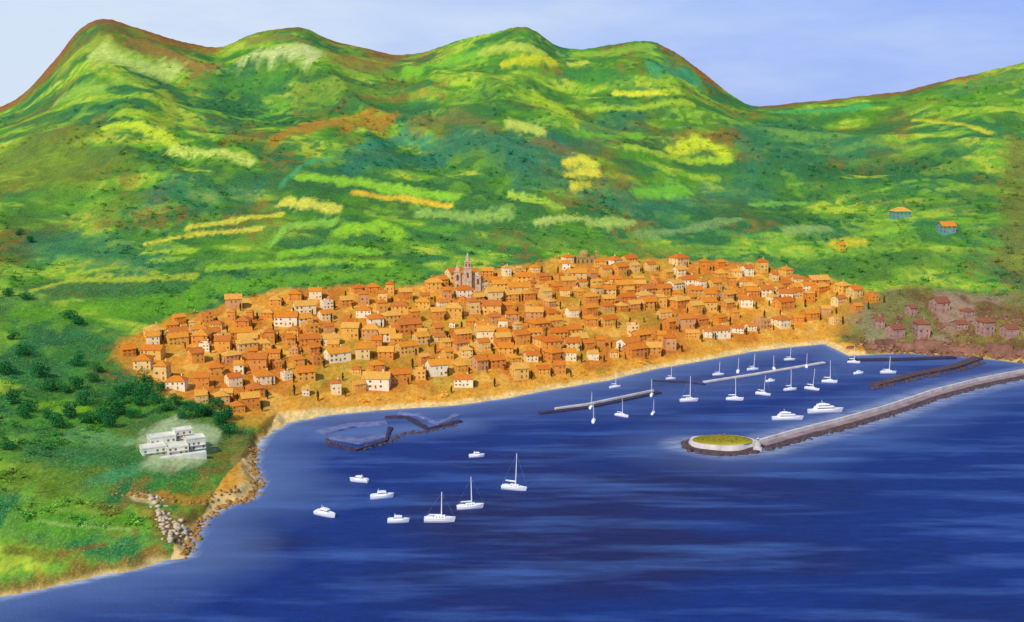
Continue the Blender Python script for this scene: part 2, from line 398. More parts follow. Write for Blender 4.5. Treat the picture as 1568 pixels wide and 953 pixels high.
mp2 = nt.nodes.new('ShaderNodeMapping'); mp2.inputs['Rotation'].default_value = (0, 0, math.radians(-14)); mp2.inputs['Scale'].default_value = (.05, .2, 1); L.new(tc.outputs['Object'], mp2.inputs[0])
s2 = noise_node(nt, 1.0, 5, mp2.outputs[0], .7)
deep = mix(nt, sep.outputs[2], lin4((20, 48, 116)), lin4((30, 38, 88)))
r1 = ramp(nt, s1.outputs[0], [(.48, W(0)), (.74, W(.75))])
c = mix(nt, r1.outputs[0], deep, lin4((70, 104, 170)))
r2 = ramp(nt, s2.outputs[0], [(.38, W(.85)), (.6, W(1.12))]); c = mix(nt, 1.0, c, r2.outputs[0], 'MULTIPLY')
c = mix(nt, sep.outputs[0], c, lin4((92, 116, 164)))
mul = nt.nodes.new('ShaderNodeMath'); mul.operation = 'MULTIPLY'
r3 = ramp(nt, s2.outputs[0], [(.35, W(.1)), (.6, W(1))]); L.new(sep.outputs[1], mul.inputs[0]); L.new(r3.outputs[0], mul.inputs[1])
c = mix(nt, mul.outputs[0], c, lin4((196, 204, 212)))
L.new(c, b.inputs['Base Color']); b.inputs['Roughness'].default_value = .55; b.inputs['Specular IOR Level'].default_value = .1
nw = noise_node(nt, .35, 3, tc.outputs['Object'], .6)
bp = nt.nodes.new('ShaderNodeBump'); bp.inputs['Strength'].default_value = .45; bp.inputs['Distance'].default_value = 1.0
L.new(nw.outputs[0], bp.inputs['Height']); L.new(bp.outputs[0], b.inputs['Normal'])
grid_object('sea', SX, SY, np.zeros(SX.shape), np.stack([shal, foam, dark], -1), m)

# ------------------------------------------------------------------ leaf material / trees
m, nt, b = new_mat('foliage'); L = nt.links
at = nt.nodes.new('ShaderNodeAttribute'); at.attribute_name = 'Col'
L.new(at.outputs['Color'], b.inputs['Base Color']); b.inputs['Roughness'].default_value = .9; b.inputs['Specular IOR Level'].default_value = .1
FOL = m
bark = simple('bark', (96, 72, 48), var=.5)
rg = np.random.RandomState(5)
def leafcloud(n, rx, rz, zc, size):
    lob = rg.normal(size=(7, 3)); lob /= np.linalg.norm(lob, axis=1)[:,None]; lob *= rg.uniform(.35, .7, (7, 1))
    k = rg.randint(0, 7, n); p = rg.normal(size=(n, 3)); p /= np.linalg.norm(p, axis=1)[:,None]; p *= rg.uniform(.5, 1, (n,1))**.4*.5
    c = lob[k]+p; c[:,0] *= rx; c[:,1] *= rx; c[:,2] = zc+c[:,2]*rz
    V = (c[:,None,:]+rg.normal(size=(n, 3, 3))*size).reshape(-1, 3)
    return V, np.arange(n*3).reshape(-1, 3)
N = 8000
t_ = rg.uniform(-.6, .6, N); y_ = np.exp(rg.uniform(np.log(640), np.log(2800), N)); x_ = t_*y_
z_, d_, s_ = height(x_, y_, True)
yr_, _ = ridge(x_, y_)
den = fbm(x_/120+3, y_/200+9, 3)
ok = (d_ > 14) & (s_ < .93) & (den > .47) & ~inside(x_, y_, town) & ~inside(x_, y_, fort) & (y_ < yr_-80)
vx, vy, _ = locate(265, 680); ok &= ((x_-vx)**2+(y_-vy)**2 > 48**2)
x_, y_, z_ = x_[ok], y_[ok], z_[ok]
yi = np.clip(np.searchsorted(yy, y_), 0, len(yy)-1); xi = np.clip(np.searchsorted(tt, x_/y_), 0, len(tt)-1)
tc_ = col[yi, xi]
tv = [leafcloud(40, 1, .8, .75, .17) for i in range(6)]
VV = []; CC = []
for i in range(len(x_)):
    V, _f = tv[i % 6]; sc = rg.uniform(1.8, 3.6)*(.75+.45*min(y_[i]/1600, 1.2)); a = rg.uniform(0, 6.28); ca, sa = math.cos(a), math.sin(a)
    P = np.empty_like(V); P[:,0] = (V[:,0]*ca-V[:,1]*sa)*sc*1.5+x_[i]; P[:,1] = (V[:,0]*sa+V[:,1]*ca)*sc*1.5+y_[i]; P[:,2] = V[:,2]*sc+z_[i]-.3
    VV.append(P); k = rg.uniform(.7, 1.45); base = tc_[i]*k+np.array([.008, .04, .01])
    CC.append(np.repeat(base[None]*1.0, len(V), 0)*rg.uniform(.8, 1.2, (len(V)//3, 1)).repeat(3, 0))
VV = np.concatenate(VV); CC = np.concatenate(CC)
tri_object('distant_trees', VV, np.arange(len(VV)).reshape(-1, 3), FOL, CC)

def tree_meshes(h, seed):
    global rg
    rg = np.random.RandomState(seed)
    V, Fc = leafcloud(1300, h*.75, h*.5, h*.52, h*.036)
    cc = np.array(lin((40, 112, 56)))[None]*rg.uniform(.6, 1.5, (1300, 1)); cc = cc.repeat(3, 0)
    cr = tri_object('crown', V, Fc, FOL, cc, link=False)
    mb = MB(); mb.tube((0,0,-1), (h*.02,0,h*.45), h*.035, h*.02, 8)
    for k in range(6):
        a = k*1.05+seed; mb.tube((h*.01,0,h*(.2+.03*k)), (math.cos(a)*h*.3, math.sin(a)*h*.3, h*(.5+.05*(k % 3))), h*.014, h*.005, 5)
    return cr, mb.mesh('trunk', bark)
TM = [tree_meshes(1.0*12, k) for k in (1, 2, 3)]
tpx = [(30,360),(45,372),(105,488),(118,498),(14,455),(40,460),(20,520),(60,578),(40,545),(150,570),(115,596),(80,600),(100,602),(20,620),(45,632),(75,640),(110,640),(135,648),(160,640),
 (185,636),(215,622),(240,618),(268,620),(292,628),(318,636),(335,650),(350,664),(12,690),(245,600),(200,600),(120,560),(165,655),(205,640),(255,630),(305,640),(330,625),(175,620),(90,655),
 (230,606),(222,590),(212,612),(190,606),(130,620),(8,575),(140,585),(280,640),(345,645),(34,640),(150,650)]
for i, p in enumerate(tpx):
    x, y, z = locate(*p); cr, tr = TM[i % 3]
    e = empty('broadleaf_tree', (x, y, z), random.uniform(0, 6), random.uniform(.7, 1.15))
    put('crown', cr, parent=e); put('trunk', tr, parent=e)
rg = np.random.RandomState(9)
n = 260; zz = rg.uniform(0, 1, n); a = rg.uniform(0, 6.28, n); rr = (np.sin(np.clip(zz*1.05, 0, 1)*math.pi)**.6)*1.1*rg.uniform(.5, 1, n)
c = np.stack([rr*np.cos(a), rr*np.sin(a), .8+zz*8], -1); V = (c[:,None]+rg.normal(size=(n, 3, 3))*np.array([.3, .3, .5])).reshape(-1, 3)
cc = (np.array(lin((70, 66, 30)))[None]*rg.uniform(.4, 1.3, (n, 1))).repeat(3, 0)
CYC = tri_object('crown', V, np.arange(3*n).reshape(-1, 3), FOL, cc, link=False)
CYT = MB().cyl(0, 0, -1, 3, .22, .12, 7).mesh('trunk', bark)

# ------------------------------------------------------------------ houses
wallm = simple('painted_render', None, colors=[(250,236,196),(232,164,74),(238,206,140),(232,174,80),(226,150,66),(238,180,84),(246,226,176),(228,146,56),(240,200,124),(232,166,72),(248,234,200),(214,160,104),(234,186,96),(224,150,70),(236,196,120),(220,140,60)], var=.25, scale=.25)
roofm = simple('terracotta_tiles', None, colors=[(222,132,36),(230,152,48),(212,114,32),(232,166,66),(206,118,48),(226,142,42),(230,170,76),(218,126,40)], var=.4, scale=.7)
brownroof = simple('brown_tiles', (150, 92, 66), var=.45, scale=.6)
glass = simple('window_glass', (96, 68, 46), rough=.3, var=.1, spec=.4, bump=0)
shut = simple('wooden_shutters', None, colors=[(160,104,54),(140,130,76),(200,136,72),(150,104,72)], var=.2)
white = simple('white_plaster', (228, 226, 208), var=.3, scale=.15)
pale = simple('mauve_plaster', (184, 146, 134), var=.45, scale=.2)
def house_variant(w, dp, h, kind, seed):
    rnd = random.Random(seed); wb = MB(); rb = MB(); gb = MB(); sb = MB(); x, y = w/2, dp/2
    rise = dp*.27
    if kind == 'gable':
        wb.add([(-x,-y,-9),(x,-y,-9),(x,y,-9),(-x,y,-9),(-x,-y,h),(x,-y,h),(x,y,h),(-x,y,h),(-x,0,h+rise),(x,0,h+rise)],
          [(0,1,5,4),(2,3,7,6),(1,2,6,9,5),(3,0,4,8,7),(0,3,2,1),(4,5,9,8),(6,7,8,9)])
        o = .6; k = rise/y; t = .28
        for sg in (-1, 1):
            e0 = (sg*(y+o), h-o*k+.03); r0 = (0, h+rise+.03)
            vs = []
            for xx in (-x-o, x+o): vs += [(xx, e0[0], e0[1]), (xx, r0[0], r0[1]), (xx, r0[0], r0[1]+t), (xx, e0[0], e0[1]+t)]
            rb.add(vs, [(0,1,2,3),(7,6,5,4),(0,4,5,1),(1,5,6,2),(2,6,7,3),(3,7,4,0)])
        rb.tube((-x-o,0,h+rise+t), (x+o,0,h+rise+t), .22)
    elif kind == 'hip':
        wb.box(-x, x, -y, y, -9, h); o = .6; a = x-y*.8 if x > y else .3
        rb.add([(-x-o,-y-o,h+.02),(x+o,-y-o,h+.02),(x+o,y+o,h+.02),(-x-o,y+o,h+.02),(-x-o,-y-o,h+.25),(x+o,-y-o,h+.25),(x+o,y+o,h+.25),(-x-o,y+o,h+.25),(-a,0,h+rise+.5),(a,0,h+rise+.5)],
          [(0,3,2,1),(0,1,5,4),(1,2,6,5),(2,3,7,6),(3,0,4,7),(4,5,9,8),(5,6,9),(6,7,8,9),(7,4,8)])
    else:
        wb.box(-x, x, -y, y, -9, h); rb.box(-x+.3, x-.3, -y+.3, y-.3, h+.01, h+.12)
        for a in ((-x-.05, x+.05, -y-.05, -y+.28), (-x-.05, x+.05, y-.28, y+.05), (-x-.05, -x+.25, -y+.28, y-.28), (x-.25, x+.05, -y+.28, y-.28)):
            wb.box(a[0], a[1], a[2], a[3], h+.004, h+.9)
        wb.box(-x*.3, x*.5, 0, y*.7, h+.13, h+2.6); rb.box(-x*.3-.2, x*.5+.2, -.2, y*.7+.2, h+2.61, h+2.8)
    wb.box(x*.4, x*.4+.9, y*.3, y*.3+.9, h, h+rise+1.4)
    ns = max(2, int(h//3)); nc_ = max(2, int(w//3.4))
    for s in range(ns):
        z = .9+s*(h/ns)
        for c in range(nc_):
            cx = -x+(c+.5)*w/nc_
            if s == 0 and c == nc_//2: sb.box(cx-.65, cx+.65, -y-.07, -y+.1, -.1, 2.3); continue
            if rnd.random() < .3: continue
            gb.box(cx-.45, cx+.45, -y-.04, -y+.1, z, z+1.4)
            wb.box(cx-.6, cx+.6, -y-.16, -y+.1, z-.16, z-.02)
            if rnd.random() < .5:
                sb.box(cx-.9, cx-.48, -y-.08, -y+.1, z, z+1.4); sb.box(cx+.48, cx+.9, -y-.08, -y+.1, z, z+1.4)
        for c in range(max(1, int(dp//5))):
            cy = -y+(c+.5)*dp/max(1, int(dp//5))
            for sg in (-1, 1): gb.box(sg*x-.05, sg*x+.05, cy-.45, cy+.45, z, z+1.4)
    if rnd.random() < .5 and ns > 2:
        z = h/ns; wb.box(-x*.5, x*.5, -y-1.2, -y, z+.55, z+.72)
        wb.box(-x*.5, x*.5, -y-1.2, -y-1.1, z+.73, z+1.6)
    return (wb.mesh('walls', wallm), rb.mesh('roof', roofm), gb.mesh('windows', glass), sb.mesh('door_and_shutters', shut))
HV = []
for i, (w, dp, h, k) in enumerate([(13,12,6,'gable'),(11,12,7.5,'gable'),(16,13,6.5,'hip'),(9,10,9.5,'hip'),(14,12,8,'gable'),(12,13,6,'hip'),(11,11,7,'flat'),(19,13,7,'gable'),(16,12,6,'gable'),(8,9,7,'gable')]):
    HV.append(house_variant(w, dp, h, k, i))
def house(x, y, z, rz, var, name='town_house', wm=None, sc=1, rm=None):
    w_, r_, g_, s_ = HV[var]
    o = put(name, w_, (x, y, z), rz, sc)
    if wm:
        o.material_slots[0].link = 'OBJECT'; o.material_slots[0].material = wm
    for nm, me in (('roof', r_), ('windows', g_), ('door_and_shutters', s_)):
        q_ = put(nm, me, parent=o)
        if rm and nm == 'roof': q_.material_slots[0].link = 'OBJECT'; q_.material_slots[0].material = rm
    return o
chx, chy, chz = locate(716, 446); dmx, dmy, dmz = locate(895, 405)
TA = np.array(town); x0, x1 = TA[:,0].min(), TA[:,0].max(); cnt = 0; cyp = []
row = 0
q = -400
SL = .5
while q < 1800:
    xx = x0+random.uniform(0, 14)
    while xx < x1:
        stepx = random.uniform(15, 26)
        yq = q+SL*xx+random.uniform(-5, 5)+12*math.sin(xx/90+row)
        if bool(inside(np.array([xx]), np.array([yq]), town)[0]) and seg_dist(np.array([xx]), np.array([yq]), coast)[0] > 34 and not (abs(xx-chx) < 24 and abs(yq-chy-5) < 26) and not (abs(xx-dmx) < 18 and abs(yq-dmy) < 22):
            zq = float(height(xx, yq))
            if random.random() < .86:
                house(xx, yq, zq+.3, .3+random.uniform(-.35, .35), random.randrange(len(HV)), sc=random.uniform(.75, 1.35)); cnt += 1
            if random.random() < .8: cyp.append((xx+stepx/2, yq-8+random.uniform(-4, 4)))
        xx += stepx
    q += random.uniform(25, 33); row += 1
for (x, y) in cyp:
    z = float(height(x, y))
    if z < 1: continue
    e = empty('cypress_tree', (x, y, z), random.uniform(0, 6), random.uniform(.7, 1.2)); put('crown', CYC, parent=e); put('trunk', CYT, parent=e)
print('houses', cnt, 'cypress', len(cyp), 'trees', len(x_))

blue = simple('pale_blue_render', (110, 160, 150), var=.3)
for (u, v, va) in [(1378,334,2), (1448,356,0)]:
    x, y, z = locate(u, v); house(x, y, z, .15, va, 'hillside_villa', blue, 1.6)
yel = simple('ochre_render', (214, 190, 60), var=.2)
x, y, z = locate(1287, 384); house(x, y, z, .3, 9, 'hillside_villa', yel, 1.2)
for (u, v, va, sc) in [(1370,516,4,1.2),(1410,516,3,1.6),(1438,476,1,1.5),(1508,512,3,1.5),(1345,500,1,1),(1470,504,0,1),(1545,515,4,1.1),(1395,482,9,1.2),(1480,484,5,1)]:
    x, y, z = locate(u, v); house(x, y, z, random.uniform(0, .4), va, 'old_stone_house', pale, sc, brownroof)

# ------------------------------------------------------------------ churches
stone = simple('church_stone', (214, 186, 154), var=.5, scale=.3)
shadem = simple('arch_shade', (126, 88, 62), var=.5, scale=.3)  # flat dark colour paints the shade inside the arched openings
def arch(mb, cx, y0, y1, z0, w, h):
    n = 8; pts = [(cx-w/2, z0), (cx+w/2, z0)]+[(cx+w/2*math.cos(math.pi*i/n), z0+h-w/2+w/2*math.sin(math.pi*i/n)) for i in range(n+1)]
    k = len(pts); vs = [(p[0], y0, p[1]) for p in pts]+[(p[0], y1, p[1]) for p in pts]
    mb.add(vs, [tuple(range(k)), tuple(range(2*k-1, k-1, -1))]+[(i, (i+1) % k, k+(i+1) % k, k+i) for i in range(k)])
e = empty('church', (chx, chy+6, chz-1), .05, .93)
b_ = MB(); dk = MB(); rf = MB()
b_.add([(-9,0,-8),(9,0,-8),(9,30,-8),(-9,30,-8),(-9,0,20),(9,0,20),(9,30,20),(-9,30,20),(0,0,26),(0,30,26)],[(0,1,5,8,4),(2,3,7,9,6),(1,2,6,5),(3,0,4,7),(0,3,2,1),(4,8,9,7),(5,6,9,8)])
for sg in (-1, 1):
    vs = []
    for yy_ in (-.5, 30.5): vs += [(sg*10, yy_, 19.5), (0, yy_, 26.1), (0, yy_, 26.6), (sg*10, yy_, 20)]
    rf.add(vs, [(0,1,2,3),(7,6,5,4),(0,4,5,1),(1,5,6,2),(2,6,7,3),(3,7,4,0)])
put('nave', b_.mesh('nave', stone), parent=e); put('nave_roof', rf.mesh('nave_roof', roofm), parent=e)
b_ = MB(); b_.box(-5,5,-6,4,-8,30); b_.box(-5.5,5.5,-6.5,4.5,30,31); b_.box(-4,4,-5,3,31,38); b_.box(-4.5,4.5,-5.5,3.5,38,39); b_.cyl(0,-1,39,44,2.8,2.2,8); b_.cyl(0,-1,44,50,2.2,.4,8)
b_.box(-17,-9.5,-3,6,-8,25); b_.box(-17.4,-9.1,-3.4,6.4,25,26); b_.box(-16,-10.5,-2,5,26,31,.85); b_.cyl(-13.2,1.5,31,34,2.4,1,8)
b_.box(9.5,17,-3,6,-8,19); b_.box(9.1,17.4,-3.4,6.4,19,20); b_.cyl(13.2,1.5,20,25,3.4,.3,8)
b_.box(17.1,27,0,10,-8,10)
put('bell_towers', b_.mesh('bell_towers', stone), parent=e)
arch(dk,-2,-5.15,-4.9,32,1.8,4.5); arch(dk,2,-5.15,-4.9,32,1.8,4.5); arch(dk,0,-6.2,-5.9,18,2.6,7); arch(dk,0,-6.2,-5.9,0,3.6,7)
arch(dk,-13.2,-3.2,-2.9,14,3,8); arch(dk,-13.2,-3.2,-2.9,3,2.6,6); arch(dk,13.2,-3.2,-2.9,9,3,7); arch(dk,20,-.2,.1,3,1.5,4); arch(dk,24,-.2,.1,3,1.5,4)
put('arched_openings', dk.mesh('arched_openings', shadem), parent=e)
e = empty('domed_chapel', (dmx, dmy+6, dmz), .1)
tan = simple('tan_stone', (176, 150, 84), var=.4, scale=.3)
b_ = MB(); b_.box(-13,13,-7,9,-8,9); b_.box(-13.5,13.5,-7.5,9.5,9,9.8); b_.cyl(0,1,9.8,13,7,7,16); b_.box(14,19,-4,2,-8,15); b_.box(13.6,19.4,-4.4,2.4,15,15.8); b_.cyl(16.5,-1,15.8,19,2.4,.1,4)
put('walls', b_.mesh('walls', tan), parent=e); put('dome', MB().dome(0,1,13,7.2,6).mesh('dome', tan, True), parent=e)
dk = MB(); [arch(dk, x, -7.15, -6.9, 2, 2, 5) for x in (-9,-3,3,9)]; put('arched_windows', dk.mesh('arched_windows', shadem), parent=e)

# white hotel complex on the headland
x, y, z = locate(266, 694)
e = empty('white_hotel', (x, y, z), .5, .95)
hglass = simple('shaded_openings', (130, 108, 90), rough=.4, var=.3, bump=0)
b_ = MB(); gl = MB()
for (bx0,bx1,by0,by1,hh) in [(-24,-6,-4,8,7),(-5.9,10,-8,6,6),(10.1,25,0,12,8.5),(-16,4,8.1,20,11),(4.1,18,12.1,22,13)]:
    b_.box(bx0,bx1,by0,by1,-7,hh)
    for a in ((bx0-.2,bx1+.2,by0-.2,by0+.2),(bx0-.2,bx1+.2,by1-.2,by1+.2),(bx0-.2,bx0+.2,by0+.2,by1-.2),(bx1-.2,bx1+.2,by0+.2,by1-.2)):
        b_.box(*a, hh+.003, hh+.9)
    k = int((bx1-bx0)//3.6)
    for s in range(int(hh//3)):
        for c in range(k):
            if (s*3+c*5+int(bx0)) % 4 == 0: continue
            cx = bx0+(c+.5)*(bx1-bx0)/k; gl.box(cx-.8, cx+.8, by0-.05, by0+.1, .6+s*3.2, 2.5+s*3.2)
        b_.box(bx0+.5, bx1-.5, by0-1.3, by0, .3+s*3.2, .5+s*3.2)
        for c in range(3):
            cy = by0+2+c*3.5; gl.box(bx1-.1, bx1+.05, cy, cy+1.4, .8+s*3.2, 2.3+s*3.2); gl.box(bx0-.05, bx0+.1, cy, cy+1.4, .8+s*3.2, 2.3+s*3.2)
put('walls', b_.mesh('walls', white), parent=e); put('windows', gl.mesh('windows', hglass), parent=e)
mbt = MB().box(-26,22,-14,-9,-6,1.2); put('terrace', mbt.mesh('terrace', white), parent=e)

# ------------------------------------------------------------------ swept harbour works
def sweep(path, prof, mat, name, parent=None, sub=6, jit=0):
    pts = [Vector((p[0], p[1], 0)) for p in path]; fine = []
    for a, c in zip(pts[:-1], pts[1:]):
        k = max(1, int((c-a).length/sub)); fine += [a.lerp(c, i/k) for i in range(k)]
    fine.append(pts[-1]); n = len(fine); k = len(prof); vs = []
    for i, p in enumerate(fine):
        d = (fine[min(i+2, n-1)]-fine[max(i-2, 0)]).normalized(); nr = Vector((-d.y, d.x, 0))
        for (o, z) in prof:
            j = random.uniform(-jit, jit) if z < 2 else random.uniform(-jit, jit)*.15
            vs.append((p.x+nr.x*(o+j), p.y+nr.y*(o+j), z+j*.3))
    fs = [(i*k+j, i*k+(j+1) % k, (i+1)*k+(j+1) % k, (i+1)*k+j) for i in range(n-1) for j in range(k)]
    fs += [tuple(range(k)), tuple((n-1)*k+j for j in range(k-1, -1, -1))]
    return put(name, MB().add(vs, fs).mesh(name, mat), parent=parent)
rubble = simple('rubble_stone', (96, 78, 82), var=.6, scale=.35, bump=.8)
conc = simple('pale_concrete', (216, 206, 200), var=.4, scale=.12)  # strong colour noise paints some shading into the pale concrete
walkm = simple('mauve_paving', (160, 138, 140), var=.5, scale=.08)
darkq = simple('dark_quay_stone', (66, 58, 84), var=.5, scale=.3)
def boulders(name, pts, n, spread, smin, smax, mat, zoff=0, parent=None, ground=False):
    bmx = bmesh.new(); bmesh.ops.create_icosphere(bmx, subdivisions=1, radius=1); V0 = np.array([v.co[:] for v in bmx.verts]); F0 = np.array([[v.index for v in f.verts] for f in bmx.faces]); bmx.free()
    VV = []; FF = []
    for i in range(n):
        k = random.randrange(len(pts)-1); t = random.random(); a = pts[k]; c = pts[k+1]
        x = a[0]+(c[0]-a[0])*t+random.gauss(0, spread); y = a[1]+(c[1]-a[1])*t+random.gauss(0, spread); s = random.uniform(smin, smax)
        z = max(float(height(x, y)), 0) if ground else zoff
        P = V0*(1+np.random.RandomState(i).uniform(-.3, .3, (len(V0), 1)))*np.array([s*random.uniform(.8,1.4), s*random.uniform(.8,1.4), s*random.uniform(.5,1)])+np.array([x, y, z])
        FF.append(F0+len(V0)*i); VV.append(P)
    V = np.concatenate(VV); Fc = np.concatenate(FF)
    o = tri_object(name, V, Fc, mat)
    if parent: o.parent = parent
    return o
# ------------------------------------------------------------------ fortress on the red-brown rocks
e0 = locate(1450, 528)
e = empty('stone_fortress', (e0[0], e0[1], 0), 0)
redst = simple('red_brown_stone', (150, 104, 84), var=.6, scale=.09)
b_ = MB()
fp = [locate(*p) for p in [(1312,530),(1345,533),(1370,532),(1400,537),(1440,536),(1475,540),(1510,538),(1550,546),(1590,546)]]
for i, (a, c) in enumerate(zip(fp[:-1], fp[1:])):
    A = Vector((a[0]-e0[0], a[1]-e0[1], 0)); B = Vector((c[0]-e0[0], c[1]-e0[1], 0)); d = (B-A).normalized(); nrm = Vector((-d.y, d.x, 0))
    hh = max(a[2], c[2])+[1.5, 6, 3, 9, 4, 2, 8, 3][i]
    P = [A-nrm*3.5, B-nrm*3.5, B+nrm*(6+i % 3*3), A+nrm*(6+i % 3*3)]; Q = [A, B, B+nrm*(6+i % 3*3), A+nrm*(6+i % 3*3)]
    b_.add([(p.x,p.y,-2) for p in P]+[(p.x,p.y,hh) for p in Q], [(0,3,2,1),(4,5,6,7),(0,1,5,4),(1,2,6,5),(2,3,7,6),(3,0,4,7)])
    k = int((B-A).length/3)
    for j in range(k):
        c0 = A+d*(j*3+.6)+nrm*.2; c1 = c0+d*1.7; c2 = c1+nrm*.9; c3 = c0+nrm*.9
        b_.add([(p.x,p.y,hh+.004) for p in (c0,c1,c2,c3)]+[(p.x,p.y,hh+1.5) for p in (c0,c1,c2,c3)], [(0,3,2,1),(4,5,6,7),(0,1,5,4),(1,2,6,5),(2,3,7,6),(3,0,4,7)])
put('ramparts', b_.mesh('ramparts', redst), parent=e)
boulders('fortress_rocks', [p[:2] for p in fp], 160, 5, 1.5, 4, redst, ground=True)
boulders('fortress_rocks', [locate(*p)[:2] for p in [(1330,480),(1400,490),(1450,505),(1530,490),(1590,500)]], 140, 14, 1.2, 3.2, redst, ground=True)

brkp = brk[:-2]
e = empty('harbour_breakwater', (0, 0, 0))
sweep(brkp, [(11,-3),(8,1.6),(7.5,2),(-1,2),(-3.5,2),(-10,-3)], rubble, 'mole_base', e, jit=.4)
sweep(brkp, [(5.5,1.9),(5.4,2.35),(-.9,2.36),(-.9,1.9)], walkm, 'walkway', e, jit=.2)
sweep(brkp, [(-1.0,1.2),(-1.05,5.4),(-3.0,5.4),(-4.4,.3)], conc, 'parapet_wall', e, jit=.1)
off = [(p[0]+3, p[1]-9) for p in brkp]
boulders('rubble_boulders', off, 420, 1.4, 1.2, 2.2, rubble, .3, e)
off2 = [(p[0]-2, p[1]+11) for p in brkp]
boulders('inner_boulders', off2, 160, 1.0, .8, 1.5, rubble, .3, e)
hx, hy = sea_pt(1106, 684); e = empty('pier_head', (hx, hy, 0), .0)
def blob(n=28, seed=0):
    return [(1+.06*math.sin(3*a+seed)+.05*math.sin(5*a+2)) for a in [2*math.pi*i/n for i in range(n)]]
def slab(z0, z1, top, sx, sy, mat, nm):
    n = 32; f = blob(n); vs = []
    for z, k in ((z0, 1), (z1, top)):
        vs += [(sx*k*f[i]*math.cos(2*math.pi*i/n), sy*k*f[i]*math.sin(2*math.pi*i/n), z) for i in range(n)]
    fs = [(i, (i+1) % n, n+(i+1) % n, n+i) for i in range(n)]+[tuple(range(n-1, -1, -1)), tuple(range(n, 2*n))]
    put(nm, MB().add(vs, fs).mesh(nm, mat), parent=e)
slab(-3, 1.6, .95, 31, 23, rubble, 'rubble_base')
slab(1.604, 5.4, .93, 27, 16, conc, 'retaining_wall')
gm = simple('dry_grass', (170, 156, 40), var=.65, scale=.35)
put('grass_mound', MB().dome(0,0,0,1,1,24,5).mesh('grass_mound', gm, True), (0,0,5.3), parent=e, sc=(24.5,14.4,1.6))
rg = np.random.RandomState(3); Vq = []
for i in range(70):
    a = rg.uniform(0, 6.28); r = rg.uniform(0, .8)**.5; V, _f = leafcloud(30, 1.5, 1.1, .7, .25); Vq.append(V+np.array([math.cos(a)*r*22, math.sin(a)*r*12.5, 6.1]))
Vq = np.concatenate(Vq); tri_object('shrubs', Vq, np.arange(len(Vq)).reshape(-1, 3), FOL, (np.array(lin((150,146,40)))[None]*rg.uniform(.4,1.4,(len(Vq)//3,1))).repeat(3,0)).parent = e
pts = [(31*math.cos(a), 23*math.sin(a)) for a in np.linspace(math.pi*.85, math.pi*2.1, 12)]
boulders('shore_boulders', pts, 170, 1.2, 1, 2.1, rubble, .3, e)
lx, ly = sea_pt(1160, 690); e = empty('harbour_beacon', (lx, ly, 0), 0)
b_ = MB(); b_.cyl(0,0,-3,2.6,4.2,3.6,12); b_.cyl(0,0,2.6,8,2.6,1.9,12); b_.cyl(0,0,8,8.5,2.3,2.3,12); b_.cyl(0,0,9.6,10.6,1.2,.1,12)
put('tower', b_.mesh('tower', conc), parent=e); put('lantern', MB().cyl(0,0,8.5,9.6,.9,.9,10).mesh('lantern', glass), parent=e)

def px(l): return [sea_pt(*p) for p in l]
sweep(px([(826,634),(900,625),(1010,602)]), [(3,-1.5),(3,1.3),(-3,1.3),(-3,-1.5)], darkq, 'harbour_jetty')
sweep(px([(850,628),(900,621),(1000,600)]), [(1.2,.2),(1.2,2),(-1.2,2),(-1.2,.2)], conc, 'harbour_jetty_wall')
sweep(px([(1078,586),(1150,575),(1262,556)]), [(2.2,-1.5),(2.2,1.2),(-2.2,1.2),(-2.2,-1.5)], conc, 'boat_pontoon')
sweep(px([(1000,584),(1050,586),(1080,590)]), [(1.5,-1.5),(1.5,1),(-1.5,1),(-1.5,-1.5)], darkq, 'boat_pontoon')
sweep(px([(1340,592),(1400,576),(1460,564),(1500,550)]), [(6,-2),(6,2.2),(-4,2.2),(-4,-2)], rubble, 'stone_quay', jit=.6)
boulders('quay_boulders', px([(1335,596),(1400,582),(1462,570),(1505,556)]), 160, 2, .9, 2, rubble, .3)
sweep(px([(1300,553),(1380,552),(1462,549)]), [(4,-2),(4,2),(-4,2),(-4,-2)], darkq, 'stone_quay')
bluestone = simple('wet_blue_stone', (112, 122, 166), var=.5, scale=.15)
sweep(px([(490,664),(540,652),(592,648)]), [(7,-2),(6,1.2),(-6,1.2),(-7,-2)], bluestone, 'stone_jetty', jit=1.2)
sweep(px([(510,670),(550,678),(592,668)]), [(6,-2),(5,1.3),(-5,1.3),(-6,-2)], bluestone, 'stone_jetty', jit=1.2)
sweep(px([(505,682),(545,691),(592,676),(598,656)]), [(2,-2),(1.5,1.5),(-1.5,1.5),(-2,-2)], darkq, 'stone_jetty', jit=.8)
sweep(px([(590,640),(625,640),(655,658),(705,646)]), [(3,-2),(2,1.6),(-3,1.6),(-4,-2)], darkq, 'stone_jetty', jit=.9)
sweep(px([(610,634),(640,636),(672,650),(700,636)]), [(3,-2),(2,1.2),(-3,1.2),(-4,-2)], bluestone, 'stone_jetty', jit=1)
boulders('rocky_reef', px([(495,674),(545,690),(592,678),(620,664),(655,662),(700,650)]), 130, 2.0, .7, 1.7, rubble, .1)

ochre = simple('ochre_rock', (176, 132, 70), var=.6, scale=.4)
prock = simple('pale_rock', (206, 188, 160), var=.5, scale=.4)
boulders('coastal_rocks', px([(284,854),(292,826),(312,796),(345,776),(383,764),(396,742),(386,712),(392,690)]), 260, 2.2, .8, 2.0, ochre, .4, ground=True)
gp = [locate(*p)[:2] for p in [(236,756),(246,790),(262,830),(276,800),(285,835)]]
boulders('cliff_rocks', gp, 80, 2.5, 1, 2.2, prock, ground=True)
gp = [locate(*p)[:2] for p in [(175,758),(240,765),(300,772),(360,752)]]
boulders('cliff_rocks', gp, 70, 2.2, .8, 1.9, ochre, ground=True)

